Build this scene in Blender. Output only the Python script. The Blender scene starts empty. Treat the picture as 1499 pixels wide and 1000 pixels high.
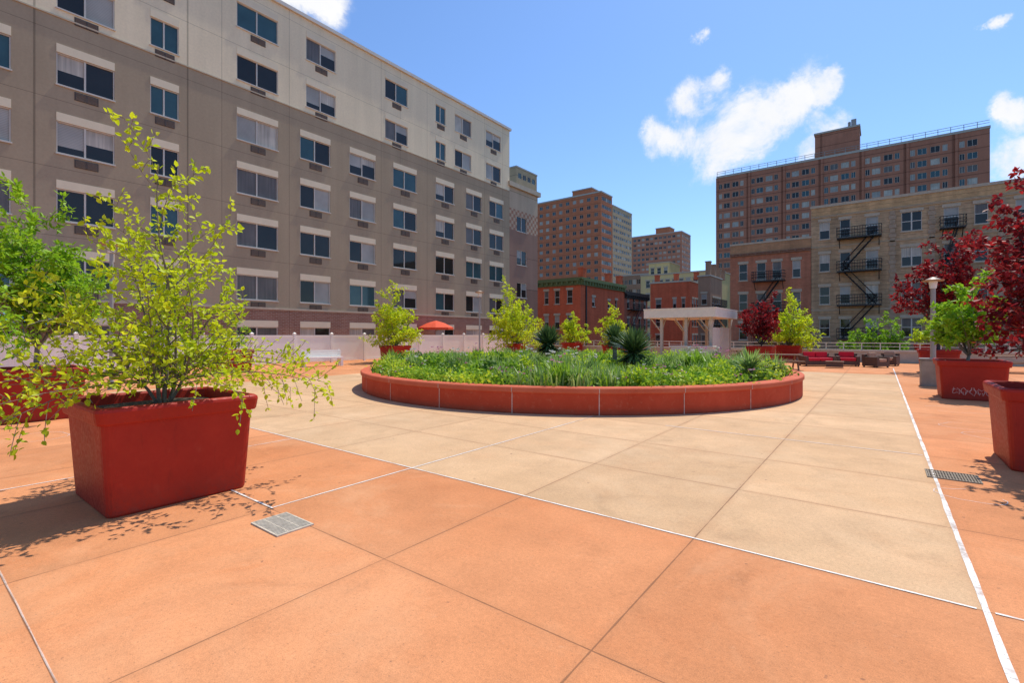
import bpy, math, random
import numpy as np
from mathutils import Vector
random.seed(7)
scene=bpy.context.scene
COL=scene.collection
CA,SA=.7955,.6060
H=1.65; F=708.
def at(u,d):
    t=(u-749.5)/F
    return (d*(CA*t-SA), d*(SA*t+CA))
def zat(v,d): return H+(490-v)/F*d

# ------------------------------------------------------------ node helpers
class NT:
    def __init__(s,tree):
        s.t=tree; s.n=tree.nodes; s.l=tree.links
    def new(s,t): return s.n.new(t)
    def put(s,sock,v):
        if isinstance(v,bpy.types.NodeSocket): s.l.new(v,sock)
        elif isinstance(v,(tuple,list)):
            n=len(sock.default_value)
            if len(v)==3 and n==4: v=(*v,1)
            sock.default_value=tuple(v)[:n]
        else: sock.default_value=v
    def m(s,op,a,b=0,c=0,clamp=False):
        n=s.new('ShaderNodeMath'); n.operation=op; n.use_clamp=clamp
        s.put(n.inputs[0],a); s.put(n.inputs[1],b)
        return n.outputs[0]
    def vm(s,op,a,b=(0,0,0)):
        n=s.new('ShaderNodeVectorMath'); n.operation=op
        s.put(n.inputs[0],a)
        if op=='SCALE': s.put(n.inputs[3],b)
        else: s.put(n.inputs[1],b)
        return n.outputs[1] if op in('DISTANCE','LENGTH','DOT_PRODUCT') else n.outputs[0]
    def mix(s,f,a,b,bt='MIX'):
        n=s.new('ShaderNodeMix'); n.data_type='RGBA'; n.blend_type=bt
        s.put(n.inputs[0],f); s.put(n.inputs[6],a); s.put(n.inputs[7],b)
        return n.outputs[2]
    def noise(s,scale,detail=3,rough=.55,vec=None,dist=0):
        n=s.new('ShaderNodeTexNoise'); n.inputs['Scale'].default_value=scale
        n.inputs['Detail'].default_value=detail; n.inputs['Roughness'].default_value=rough
        n.inputs['Distortion'].default_value=dist
        if vec is not None: s.l.new(vec,n.inputs['Vector'])
        return n.outputs[0]
    def mr(s,v,a,b,c=0.,d=1.,smooth=False):
        n=s.new('ShaderNodeMapRange')
        if smooth: n.interpolation_type='SMOOTHSTEP'
        s.put(n.inputs[0],v); s.put(n.inputs[1],a); s.put(n.inputs[2],b); s.put(n.inputs[3],c); s.put(n.inputs[4],d)
        return n.outputs[0]
    def pos(s): return s.new('ShaderNodeNewGeometry').outputs['Position']
    def sep(s,v):
        n=s.new('ShaderNodeSeparateXYZ'); s.l.new(v,n.inputs[0]); return n.outputs
    def comb(s,x,y,z):
        n=s.new('ShaderNodeCombineXYZ')
        for i,k in enumerate((x,y,z)): s.put(n.inputs[i],k)
        return n.outputs[0]
    def bump(s,h,st=.3,d=.01):
        n=s.new('ShaderNodeBump'); n.inputs['Strength'].default_value=st; n.inputs['Distance'].default_value=d
        s.l.new(h,n.inputs['Height']); return n.outputs[0]
def newmat(name):
    m=bpy.data.materials.new(name); m.use_nodes=True
    t=NT(m.node_tree); b=m.node_tree.nodes['Principled BSDF']
    return m,t,b
def mat(name,col,rough=.7,var=.15,scale=4.,metal=0.,bump=0.,fine=0.,spec=.5):
    m,t,b=newmat(name)
    p=t.pos()
    n=t.noise(scale,4,.6,p)
    k=t.mr(n,.25,.75,1-var,1+var)
    if fine:
        k=t.m('MULTIPLY',k,t.mr(t.noise(scale*14,3,.6,p),.25,.75,1-fine,1+fine))
    t.put(b.inputs['Base Color'],t.vm('SCALE',tuple(col),k))
    b.inputs['Roughness'].default_value=rough; b.inputs['Metallic'].default_value=metal
    b.inputs['Specular IOR Level'].default_value=spec
    if bump: t.put(b.inputs['Normal'],t.bump(t.noise(scale*10,3,.6,p),bump,.01))
    return m
def leafmat(name,c1,c2,trans=.35):
    m,t,b=newmat(name)
    g=t.new('ShaderNodeNewGeometry')
    r=g.outputs['Random Per Island']
    cl=t.noise(2.2,3,.6,g.outputs['Position'])
    f=t.m('ADD',t.m('MULTIPLY',r,.6),t.mr(cl,.3,.7,-.1,.45),clamp=True)
    c=t.mix(f,c1,c2)
    t.put(b.inputs['Base Color'],c); b.inputs['Roughness'].default_value=.5
    b.inputs['Specular IOR Level'].default_value=.3
    tr=t.new('ShaderNodeBsdfTranslucent'); t.put(tr.inputs[0],c)
    mx=t.new('ShaderNodeMixShader'); mx.inputs[0].default_value=trans
    t.l.new(b.outputs[0],mx.inputs[1]); t.l.new(tr.outputs[0],mx.inputs[2])
    t.l.new(mx.outputs[0],t.n['Material Output'].inputs[0])
    return m

# ------------------------------------------------------------ mesh helper
class MB:
    def __init__(s): s.v=[];s.f=[];s.m=[]
    def quad(s,a,b,c,d,m=0):
        i=len(s.v); s.v+= [a,b,c,d]; s.f.append((i,i+1,i+2,i+3)); s.m.append(m)
    def tri(s,a,b,c,m=0):
        i=len(s.v); s.v+= [a,b,c]; s.f.append((i,i+1,i+2)); s.m.append(m)
    def box(s,x0,x1,y0,y1,z0,z1,m=0):
        i=len(s.v)
        s.v+=[(x0,y0,z0),(x1,y0,z0),(x1,y1,z0),(x0,y1,z0),(x0,y0,z1),(x1,y0,z1),(x1,y1,z1),(x0,y1,z1)]
        for f in((0,3,2,1),(4,5,6,7),(0,1,5,4),(1,2,6,5),(2,3,7,6),(3,0,4,7)):
            s.f.append(tuple(i+k for k in f)); s.m.append(m)
    def tube(s,p,q,r0,r1,n=6,m=0,cap=True):
        p=Vector(p);q=Vector(q);d=(q-p)
        if d.length<1e-6:return
        d.normalize()
        a=d.cross(Vector((0,0,1)) if abs(d.z)<.9 else Vector((1,0,0))).normalized(); b=d.cross(a)
        i=len(s.v)
        for c,r in((p,r0),(q,r1)):
            for k in range(n):
                t=2*math.pi*k/n
                s.v.append(tuple(c+(a*math.cos(t)+b*math.sin(t))*r))
        for k in range(n):
            s.f.append((i+k,i+(k+1)%n,i+n+(k+1)%n,i+n+k)); s.m.append(m)
        if cap:
            s.f.append(tuple(range(i+n,i+2*n))); s.m.append(m)
            s.f.append(tuple(range(i+n-1,i-1,-1))); s.m.append(m)
    def loft(s,rings,m=0,closed_top=False,closed_bot=False):
        n=len(rings[0]); i=len(s.v)
        for r in rings: s.v+=[tuple(p) for p in r]
        for j in range(len(rings)-1):
            for k in range(n):
                s.f.append((i+j*n+k,i+j*n+(k+1)%n,i+(j+1)*n+(k+1)%n,i+(j+1)*n+k)); s.m.append(m)
        if closed_top: s.f.append(tuple(i+(len(rings)-1)*n+k for k in range(n))); s.m.append(m)
        if closed_bot: s.f.append(tuple(i+n-1-k for k in range(n))); s.m.append(m)
    def mesh(s,name,mats,smooth=False):
        me=bpy.data.meshes.new(name); me.from_pydata(s.v,[],s.f)
        for a in mats: me.materials.append(a)
        me.polygons.foreach_set('material_index',s.m)
        if smooth: me.polygons.foreach_set('use_smooth',[True]*len(s.f))
        me.update(); return me
    def obj(s,name,mats,parent=None,loc=(0,0,0),smooth=False,world=False):
        return put(name,s.mesh(name,mats,smooth),parent,loc,world=world)
def put(name,me,parent=None,loc=(0,0,0),rz=0,world=False):
    o=bpy.data.objects.new(name,me); COL.objects.link(o)
    if parent: o.parent=parent
    if world and parent: loc=Vector(loc)-parent.location
    o.location=loc; o.rotation_euler=(0,0,rz)
    return o
def empty(name,loc,label,cat,group=None):
    o=bpy.data.objects.new(name,None); o.empty_display_size=.3; COL.objects.link(o); o.location=loc
    tag(o,label,cat,group); return o
def tag(o,label,cat,group=None):
    o['label']=label; o['category']=cat
    if group: o['group']=group
    return o
def rrect(hx,hy,r,z,n=5):
    pts=[]
    for cx,cy,a0 in((hx-r,hy-r,0),(-hx+r,hy-r,90),(-hx+r,-hy+r,180),(hx-r,-hy+r,270)):
        for k in range(n):
            a=math.radians(a0+90*k/(n-1)); pts.append((cx+r*math.cos(a),cy+r*math.sin(a),z))
    return pts

# ------------------------------------------------------------ materials
def wallmat(name,bands,var=.08,joints=None,brick=None,streak=.08,jd=.62,mottle=0):
    m,t,b=newmat(name)
    p=t.pos(); x,y,z=t.sep(p)
    c=tuple(bands[0][1])+(1,)
    for z0,col in bands[1:]:
        c=t.mix(t.m('GREATER_THAN',z,z0),c,tuple(col))
    k=t.mr(t.noise(.5,4,.6,p),.25,.75,1-var,1+var)
    sv=t.comb(t.m('MULTIPLY',t.m('ADD',x,y),1.5),0.,t.m('MULTIPLY',z,.12))
    k=t.m('MULTIPLY',k,t.mr(t.noise(1.,3,.6,sv),.3,.7,1-streak,1+streak*.6))
    k=t.m('MULTIPLY',k,t.mr(t.noise(9,3,.6,p),.25,.75,.94,1.06))
    if mottle:
        bv=t.comb(t.m('MULTIPLY',t.m('ADD',x,y),1.6),0.,t.m('MULTIPLY',z,5.))
        k=t.m('MULTIPLY',k,t.mr(t.noise(1.,4,.75,bv),.3,.7,1-mottle,1+mottle))
    if joints:
        for ax,off,per,w in joints:
            s={'x':x,'y':y,'z':z}[ax]
            d=t.m('MULTIPLY',t.m('ABSOLUTE',t.m('SUBTRACT',t.m('FRACT',t.m('ADD',t.m('DIVIDE',t.m('SUBTRACT',s,off),per),.5)),.5)),per)
            k=t.m('MULTIPLY',k,t.mr(d,w*.5,w,jd,1.))
    c2=t.vm('SCALE',c,k)
    if brick:
        zlim,ca,cb,cm,ax=brick
        bt=t.new('ShaderNodeTexBrick'); h={'x':x,'y':y,'s':t.m('ADD',x,y)}[ax]
        t.l.new(t.comb(h,z,0.),bt.inputs['Vector'])
        t.put(bt.inputs['Color1'],ca);t.put(bt.inputs['Color2'],cb);t.put(bt.inputs['Mortar'],cm)
        bt.inputs['Scale'].default_value=1.; bt.inputs['Brick Width'].default_value=.3; bt.inputs['Row Height'].default_value=.1
        bt.inputs['Mortar Size'].default_value=.012
        c2=t.mix(t.m('LESS_THAN',z,zlim),c2,t.vm('SCALE',bt.outputs[0],k))
    t.put(b.inputs['Base Color'],c2); b.inputs['Roughness'].default_value=.9
    b.inputs['Specular IOR Level'].default_value=.15
    return m

M_alu=mat('window_frame_aluminium',(.58,.54,.46),.4,.06)
M_frw=mat('window_frame_pale',(.55,.49,.40),.5,.06)
M_frd=mat('window_frame_dark',(.08,.07,.06),.5,.1)
def glass(name,col,rough=.04,patt=None,spec=.35):
    m,t,b=newmat(name); p=t.pos()
    k=t.mr(t.noise(.8,2,.5,p),.3,.7,.8,1.2)
    c=t.vm('SCALE',tuple(col),k)
    if patt=='blind':
        z=t.sep(p)[2]; c=t.vm('SCALE',c,t.mr(t.m('SINE',t.m('MULTIPLY',z,90.)),-1,1,.78,1.1))
    if patt=='fold':
        x,y,z=t.sep(p); c=t.vm('SCALE',c,t.mr(t.noise(1,2,.5,t.comb(t.m('MULTIPLY',t.m('ADD',x,y),9.),0.,t.m('MULTIPLY',z,.4))),.3,.7,.7,1.12))
    t.put(b.inputs['Base Color'],c); b.inputs['Roughness'].default_value=rough
    b.inputs['Specular IOR Level'].default_value=spec
    if patt:
        b.inputs['Coat Weight'].default_value=.3; b.inputs['Coat Roughness'].default_value=.05
    return m
G_dark=glass('glass_dark',(.022,.022,.020))
G_teal=glass('glass_teal_reflection',(.035,.085,.095),spec=.45)  # teal reflection painted into the base colour of the pane
G_blind=glass('glass_with_blinds',(.36,.345,.30),.5,'blind')
G_curt=glass('glass_with_curtain',(.50,.45,.36),.5,'fold')
G_dcurt=glass('glass_with_dark_curtain',(.13,.115,.10),.5,'fold')
M_conc=mat('concrete_grey',(.48,.44,.36),.85,.12,3,fine=.06)
M_stone=mat('stone_trim',(.50,.42,.30),.85,.12,3)
M_beige=mat('beige_panel',(.74,.64,.45),.8,.05,2)
M_iron=mat('black_iron',(.018,.018,.018),.5,.2)
M_holeshade=mat('drain_shade_sheet',(.08,.055,.04),.9,.2)  # dark brown sheet, paints the shade between the grate bars
M_roof=mat('roof_tar',(.10,.095,.09),.9,.2)
M_grille=mat('bronze_grille',(.075,.05,.032),.5,.1)
M_wmetal=mat('white_painted_metal',(.70,.67,.60),.45,.06)
M_grey=mat('grey_painted_metal',(.30,.29,.27),.45,.08)
M_vinyl=mat('white_vinyl',(.88,.84,.74),.5,.03,1.5,spec=.2)
M_soil=mat('soil',(.055,.038,.025),.95,.4,12)
M_bark=mat('bark_grey_brown',(.20,.16,.12),.85,.3,18)
M_barkd=mat('bark_dark',(.07,.045,.04),.85,.3,18)
M_wicker=mat('brown_wicker',(.10,.055,.035),.6,.25,30,bump=.4)
M_cush=mat('red_cushion_fabric',(.60,.012,.03),.8,.1)
M_tanc=mat('tan_cushion_fabric',(.42,.26,.17),.8,.1)
M_wood=mat('weathered_wood',(.22,.12,.07),.8,.25,8)
M_canv=mat('red_canvas',(.75,.08,.02),.8,.08)
M_canvb=mat('blue_canvas',(.01,.30,.60),.8,.08)
M_green=mat('green_cornice_paint',(.13,.165,.055),.7,.2)

def planter_paint():
    m,t,b=newmat('red_planter_plastic'); p=t.pos()
    n=t.noise(1.6,5,.65,p); n2=t.noise(28,3,.6,p)
    z=t.sep(p)[2]
    c=t.mix(t.mr(n,.3,.7),(.31,.014,.006),(.41,.024,.010))
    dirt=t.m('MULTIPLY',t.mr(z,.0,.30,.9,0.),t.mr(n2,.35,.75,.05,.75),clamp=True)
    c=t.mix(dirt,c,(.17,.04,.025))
    c=t.mix(t.mr(t.noise(7,6,.75,p),.58,.78,0,.38),c,(.48,.09,.05))
    sc=t.noise(1.,4,.7,t.comb(t.m('MULTIPLY',t.sep(p)[0],22.),t.m('MULTIPLY',t.sep(p)[1],22.),t.m('MULTIPLY',z,2.5)))
    c=t.mix(t.mr(sc,.58,.72,0,.28),c,(.16,.012,.008))
    t.put(b.inputs['Base Color'],c); t.put(b.inputs['Roughness'],t.mr(n2,.3,.7,.42,.65))
    b.inputs['Specular IOR Level'].default_value=.3
    t.put(b.inputs['Normal'],t.bump(n2,.15,.01))
    return m
M_plant=planter_paint()
def ring_paint(name,ca,cb):
    m,t,b=newmat(name); p=t.pos()
    n=t.noise(1.2,5,.65,p)
    c=t.mix(t.mr(n,.3,.7),ca,cb)
    c=t.mix(t.mr(t.noise(9,5,.7,p),.56,.8,0,.5),c,(.60,.20,.11))
    z=t.sep(p)[2]
    c=t.mix(t.m('MULTIPLY',t.mr(z,.0,.15,.8,0.),t.noise(14,3,.6,p)),c,(.18,.07,.04))
    t.put(b.inputs['Base Color'],c); b.inputs['Roughness'].default_value=.8
    b.inputs['Specular IOR Level'].default_value=.2
    t.put(b.inputs['Normal'],t.bump(t.noise(60,3,.6,p),.25,.01))
    return m
M_ring=ring_paint('painted_red_concrete',(.45,.052,.019),(.57,.082,.035))
M_cap=ring_paint('painted_red_concrete_cap',(.51,.095,.043),(.61,.15,.077))

def ground_mat():
    m,t,b=newmat('plaza_coloured_concrete'); p=t.pos(); x,y,z=t.sep(p)
    n1=t.noise(.35,5,.6,p); n2=t.noise(1.7,5,.65,p); n3=t.noise(34,4,.65,p); n4=t.noise(150,2,.7,p)
    terra=t.mix(t.mr(n1,.3,.7),(.60,.232,.092),(.69,.300,.135))
    tan=t.mix(t.mr(n1,.3,.7),(.59,.368,.196),(.67,.436,.248))
    mask=t.m('MULTIPLY',t.m('MULTIPLY',t.m('LESS_THAN',x,.5),t.m('GREATER_THAN',x,-17.6)),
             t.m('MULTIPLY',t.m('GREATER_THAN',y,4.),t.m('LESS_THAN',y,25.1)))
    c=t.mix(mask,terra,tan)
    ym=t.m('GREATER_THAN',y,4.)
    per=t.m('ADD',1.745,t.m('MULTIPLY',ym,-.195))
    sx=t.m('DIVIDE',t.m('SUBTRACT',x,.5),1.7); sy=t.m('DIVIDE',t.m('SUBTRACT',y,4.),per)
    wn=t.new('ShaderNodeTexWhiteNoise'); wn.noise_dimensions='3D'
    t.l.new(t.comb(t.m('FLOOR',sx),t.m('FLOOR',sy),ym),wn.inputs[0])
    k=t.mr(wn.outputs[0],0,1,.92,1.05)
    k=t.m('MULTIPLY',k,t.mr(n2,.25,.75,.86,1.10))
    k=t.m('MULTIPLY',k,t.mr(n3,.25,.75,.88,1.11))
    k=t.m('MULTIPLY',k,t.mr(n4,.3,.7,.80,1.18))
    k=t.m('MULTIPLY',k,t.mr(t.noise(.9,6,.72,p,1.2),.56,.78,1.,.76))
    k=t.m('MULTIPLY',k,t.mr(t.noise(4.5,6,.75,p,.8),.58,.76,1.,.86))
    c=t.vm('SCALE',c,k)
    c=t.mix(t.mr(t.noise(1.1,6,.7,t.vm('ADD',p,(31.,7.,0.))),.52,.72,0,.4),c,t.vm('MULTIPLY',c,(.97,.84,.77)))
    c=t.mix(t.mr(t.noise(.55,6,.7,p,.6),.52,.76,0,.45),c,t.mix(mask,(.73,.41,.22),(.70,.50,.31)))
    c=t.mix(t.mr(t.noise(7,5,.75,t.vm('ADD',p,(3.,17.,0.))),.62,.76,0,.25),c,(.74,.48,.30))
    c=t.mix(t.mr(t.noise(75,2,.5,p),.62,.74,0,.65),c,(.25,.12,.07))
    c=t.mix(t.mr(t.noise(11,2,.5,p),.74,.78,0,.6),c,(.18,.09,.06))
    def dist(s,pr): return t.m('MULTIPLY',t.m('ABSOLUTE',t.m('SUBTRACT',t.m('FRACT',t.m('ADD',s,.5)),.5)),pr)
    wob=t.mr(t.noise(3,3,.6,p),.3,.7,-.002,.003)
    d=t.m('ADD',t.m('MINIMUM',dist(sx,1.7),dist(sy,per)),wob)
    j=t.mr(d,.002,.007,1,0); halo=t.mr(d,.008,.07,.32,0)
    c=t.mix(t.m('MULTIPLY',halo,t.mr(n2,.35,.65,.1,1.)),c,(.34,.16,.08))
    c=t.mix(t.m('MULTIPLY',j,.72),c,(.20,.095,.05))
    t.put(b.inputs['Base Color'],c)
    b.inputs['Roughness'].default_value=.85; b.inputs['Specular IOR Level'].default_value=.15
    hgt=t.m('SUBTRACT',t.m('MULTIPLY',t.m('ADD',n4,n3),.3),t.m('MULTIPLY',j,1.0))
    t.put(b.inputs['Normal'],t.bump(hgt,.6,.006))
    return m
M_ground=ground_mat()
def paint_mat(name,mul):
    m,t,b=newmat(name); p=t.pos()
    b.inputs['Roughness'].default_value=.7
    t.put(b.inputs['Base Color'],t.mix(t.noise(20,3,.6,p),(.74,.66,.56),(.86,.83,.78)))
    tr=t.new('ShaderNodeBsdfTransparent'); mx=t.new('ShaderNodeMixShader')
    f=t.m('MULTIPLY',t.mr(t.noise(60,4,.75,p),.32,.46,.3*mul,mul),t.mr(t.noise(2.5,4,.7,p),.36,.50,.45,1.))
    t.l.new(f,mx.inputs[0]); t.l.new(tr.outputs[0],mx.inputs[1]); t.l.new(b.outputs[0],mx.inputs[2])
    t.l.new(mx.outputs[0],t.n['Material Output'].inputs[0]); return m
M_line=paint_mat('worn_white_line_paint',1.); M_faint=paint_mat('faint_white_line_paint',.45)
M_chalk=mat('white_chalk',(.7,.60,.54),.9,.3,30)
M_joint=mat('pale_mortar',(.62,.42,.34),.9,.3,12)
M_asph=mat('asphalt',(.05,.05,.052),.9,.2,.5)

# ------------------------------------------------------------ ground
g=MB(); S=2500; g.quad((-S,-S,-4),(S,-S,-4),(S,S,-4),(-S,S,-4))
o=g.obj('ground',[M_asph]); o['kind']='structure'
g=MB(); g.box(-29,26,-18,36.4,-3.99,0); o=g.obj('plaza',[M_ground]); o['kind']='structure'
def strip(mb,x0,y0,x1,y1,w,z=.004,wob=.002,n=None,m=0):
    L=math.hypot(x1-x0,y1-y0)
    if L<1e-5: return
    n=n or max(2,int(L/.12)); dx,dy=(x1-x0)/L,(y1-y0)/L
    pts=[];a=b=w/2
    for i in range(n+1):
        t=i/n; cx,cy=x0+(x1-x0)*t,y0+(y1-y0)*t
        a+=(w/2-a)*.35+random.uniform(-wob,wob); b+=(w/2-b)*.35+random.uniform(-wob,wob)
        pts.append(((cx-dy*a,cy+dx*a,z),(cx+dy*b,cy-dx*b,z)))
    i=len(mb.v)
    for a_,b_ in pts: mb.v+=[a_,b_]
    for k in range(n): mb.f.append((i+2*k,i+2*k+1,i+2*k+3,i+2*k+2)); mb.m.append(m)
g=MB()
strip(g,.5,-1,.5,30,.038,.004,.003)
strip(g,-10.2,4.0,.46,4.0,.020,.005,.0015)
strip(g,.54,4.0,3.2,4.0,.020,.005,.0015)
strip(g,-4.6,2.29,-4.6,8.7,.020,.0045,.0015)
strip(g,-3.1,8.65,.46,8.65,.020,.005,.0015)
strip(g,-4.58,2.27,-5.5,2.27,.020,.0055,.0015)
strip(g,-7.4,.2,-7.4,4.0,.020,.0045,.0015)
strip(g,-6.,.515,-2.2,.515,.008,.005,.0015,m=1)
o=g.obj('painted_lines',[M_line,M_faint]); o['kind']='structure'
def scrib(cx,cy,r,seed,n=26,w=.012):
    g=MB(); rn=random.Random(seed); a=rn.uniform(0,6); pr=r; pts=[]
    for k in range(n):
        a+=.28+rn.uniform(-.05,.22); pr=max(.3*r,min(1.2*r,pr+rn.uniform(-.12,.12)*r))
        pts.append((cx+pr*math.cos(a),cy+pr*.8*math.sin(a)))
    for k in range(n):
        p=pts[k]; q=pts[min(k+1,n-1)]; o=pts[max(k-1,0)]
        dx,dy=q[0]-o[0],q[1]-o[1]; L=math.hypot(dx,dy)+1e-6
        g.v+=[(p[0]-dy/L*w/2,p[1]+dx/L*w/2,.0045),(p[0]+dy/L*w/2,p[1]-dx/L*w/2,.0045)]
        if k: g.f.append((2*k-2,2*k-1,2*k+1,2*k)); g.m.append(0)
    o=g.obj('chalk_drawing',[M_chalk]); tag(o,'faint white chalk scribble on the coloured paving','drawing','chalk scribbles on the paving')
for i,(u,v,r) in enumerate([(1425,625,.5),(1465,640,.45),(1400,600,.6),(60,640,.5),(150,665,.4),(1440,730,.4)]):
    d=1168.2/(v-490); c=at(u,d); scrib(c[0],c[1],r,i+3,14,.008)

def grate(x0,x1,y0,y1,label,mt):
    mb=MB(); w=.014
    mb.box(x0,x1,y0,y0+w,.001,.012);mb.box(x0,x1,y1-w,y1,.001,.012)
    mb.box(x0,x0+w,y0+w,y1-w,.001,.012);mb.box(x1-w,x1,y0+w,y1-w,.001,.012)
    n=17
    for i in range(n):
        xx=x0+w+(x1-x0-2*w)*(i+.5)/n; mb.box(xx-.0065,xx+.0065,y0+w,y1-w,.001,.010)
    for q in(.33,.67): mb.box(x0+w,x1-w,y0+(y1-y0)*q-.004,y0+(y1-y0)*q+.004,.0015,.011)
    mb.quad((x0+w,y0+w,.003),(x1-w,y0+w,.003),(x1-w,y1-w,.003),(x0+w,y1-w,.003),1)
    o=mb.obj('drain_grate',[mt,M_holeshade]); tag(o,label,'drain grate','drain grates in the paving')
grate(-4.36,-3.90,1.97,2.29,'pale square metal drain grate set in terracotta paving',mat('grate_pale',(.56,.48,.37),.6,.3,20,spec=.2))
grate(.43,.90,7.36,7.76,'brown grey metal drain grate beside the white painted line',mat('grate_brown',(.26,.21,.15),.6,.2,20,spec=.2))

# ------------------------------------------------------------ windows and buildings
PAN=[M_alu,G_dark,G_teal,G_blind,G_curt,G_dcurt,M_stone]
wcache={}
def window_meshes(w,h,var,style):
    key=(round(w,2),round(h,2),var,style)
    if key in wcache: return wcache[key]
    rn=random.Random(var*131+int(w*10)); gl=MB(); fr=MB(); y=.10; fw=.045
    if style=='slider':
        cuts=[-w/2,-w*.02,w/2]
        types=[[1,1],[3,1],[1,3],[4,5],[1,5],[5,3],[2,2],[4,1],[5,3],[5,1],[2,1],[1,4],[1,1],[5,5],[3,4],[1,2]][var%16]
        for i in range(len(cuts)-1):
            a,b=cuts[i],cuts[i+1]; ty=types[i%2]
            if ty in(3,4) and rn.random()<.6:
                zz=h*rn.uniform(.15,.65); gl.quad((a,y,0),(b,y,0),(b,y,zz),(a,y,zz),1); gl.quad((a,y,zz),(b,y,zz),(b,y,h),(a,y,h),ty)
            else: gl.quad((a,y,0),(b,y,0),(b,y,h),(a,y,h),ty)
            if i: fr.box(a-.035,a+.035,y-.05,y-.002,fw,h-fw)
    elif style=='sash':
        t=[1,1,3,5,1,5,1,4][var%8]; zz=h*.5
        gl.quad((-w/2,y,0),(w/2,y,0),(w/2,y,zz),(-w/2,y,zz),1)
        gl.quad((-w/2,y,zz),(w/2,y,zz),(w/2,y,h),(-w/2,y,h),t)
        fr.box(-w/2+fw,w/2-fw,y-.05,y-.002,zz-.03,zz+.03)
        if w>1.2: fr.box(-.05,.05,y-.06,y-.052,fw,h-fw)
    else:
        t=[1,3,4,2,1,5][var%6]
        gl.quad((-w/2,y,0),(w/2,y,0),(w/2,y,h),(-w/2,y,h),t)
        fr.box(-.03,.03,y-.05,y-.002,fw,h-fw)
    fr.box(-w/2,w/2,y-.06,y-.001,0,fw);fr.box(-w/2,w/2,y-.06,y-.001,h-fw,h)
    fr.box(-w/2,-w/2+fw,y-.06,y-.001,fw,h-fw);fr.box(w/2-fw,w/2,y-.06,y-.001,fw,h-fw)
    if style=='sash':
        fr.box(-w/2-.12,w/2+.12,-.07,.001,h+.002,h+.28,1); fr.box(-w/2-.08,w/2+.08,-.09,.03,-.12,-.002,1)
    if style=='slider':
        fr.box(-w/2-.03,w/2+.03,-.06,.05,-.06,-.002,0)
    FM={'slider':[M_alu,M_stone],'sash':[M_alu,M_stone],'tower':[M_frw,M_stone]}[style]
    r=(gl.mesh('window',PAN),fr.mesh('frame',FM)); wcache[key]=r; return r
def wall_face(mb,side,plane,a0,a1,z0,z1,ops,dep=.11):
    us=sorted(set([a0,a1]+[o[0] for o in ops]+[o[1] for o in ops]))
    zs=sorted(set([z0,z1]+[o[2] for o in ops]+[o[3] for o in ops]))
    def P(u,z,d=0):
        if side=='-y': return (u,plane+d,z)
        if side=='+x': return (plane-d,u,z)
        if side=='-x': return (plane+d,u,z)
        return (u,plane-d,z)
    for i in range(len(us)-1):
        um=(us[i]+us[i+1])/2
        col=[o for o in ops if o[0]<um<o[1]]
        for j in range(len(zs)-1):
            zm=(zs[j]+zs[j+1])/2
            if any(o[2]<zm<o[3] for o in col): continue
            mb.quad(P(us[i],zs[j]),P(us[i+1],zs[j]),P(us[i+1],zs[j+1]),P(us[i],zs[j+1]))
    for a,b,c,d in [o[:4] for o in ops]:
        mb.quad(P(a,c),P(b,c),P(b,c,dep),P(a,c,dep)); mb.quad(P(a,d),P(b,d),P(b,d,dep),P(a,d,dep))
        mb.quad(P(a,c),P(a,d),P(a,d,dep),P(a,c,dep)); mb.quad(P(b,c),P(b,d),P(b,d,dep),P(b,c,dep))
ROT={'-y':0,'+x':math.pi/2,'-x':-math.pi/2}
def building(name,label,x0,x1,y0,y1,z0,z1,faces,wm,style='tower',cap=M_conc,caph=.35,over=.12,group=None,seed=0,cat='building'):
    rn=random.Random(seed)
    B=empty(name,((x0+x1)/2,(y0+y1)/2,z0),label,cat,group)
    mb=MB()
    wall_face(mb,'-y',y0,x0,x1,z0,z1,faces.get('-y',[])); wall_face(mb,'+x',x1,y0,y1,z0,z1,faces.get('+x',[]))
    wall_face(mb,'-x',x0,y0,y1,z0,z1,faces.get('-x',[])); wall_face(mb,'+y',y1,x0,x1,z0,z1,[])
    mb.obj('wall',[wm],B,(0,0,0),world=True)
    r=MB(); r.box(x0-over,x1+over,y0-over,y1+over,z1+.001,z1+caph); r.box(x0+.4,x1-.4,y0+.4,y1-.4,z1+caph+.001,z1+caph+.05,1)
    r.obj('roof',[cap,M_roof],B,(0,0,0),world=True)
    wl=[]
    for side,ops in faces.items():
        for o in ops:
            c=(o[0]+o[1])/2
            loc={'-y':(c,y0,o[2]),'+x':(x1,c,o[2]),'-x':(x0,c,o[2])}[side]
            wl.append((Vector(loc).length,loc,ROT[side],o[1]-o[0],o[3]-o[2],o[4] if len(o)>4 else rn.randrange(12)))
    wl.sort(key=lambda a:a[0])
    for k,(dd,loc,rz,w,h,var) in enumerate(wl[:100]):
        gm,fm=window_meshes(w,h,var,style)
        wo=put('window',gm,B,loc,rz,world=True)
        put('frame',fm,wo)
    if len(wl)>100:
        mm=MB()
        for dd,loc,rz,w,h,var in wl[100:]:
            gm,fm=window_meshes(w,h,var,style)
            cs,sn=math.cos(rz),math.sin(rz)
            for me,off in((gm,0),(fm,len(PAN))):
                i=len(mm.v)
                for v in me.vertices:
                    mm.v.append((loc[0]+v.co.x*cs-v.co.y*sn,loc[1]+v.co.x*sn+v.co.y*cs,loc[2]+v.co.z))
                for p in me.polygons:
                    mm.f.append(tuple(i+q for q in p.vertices)); mm.m.append(p.material_index+off)
        so=mm.obj('window',PAN+[M_frw if style=='tower' else M_frd,M_stone],B,(0,0,0),world=True); so['kind']='stuff'
    return B

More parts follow.
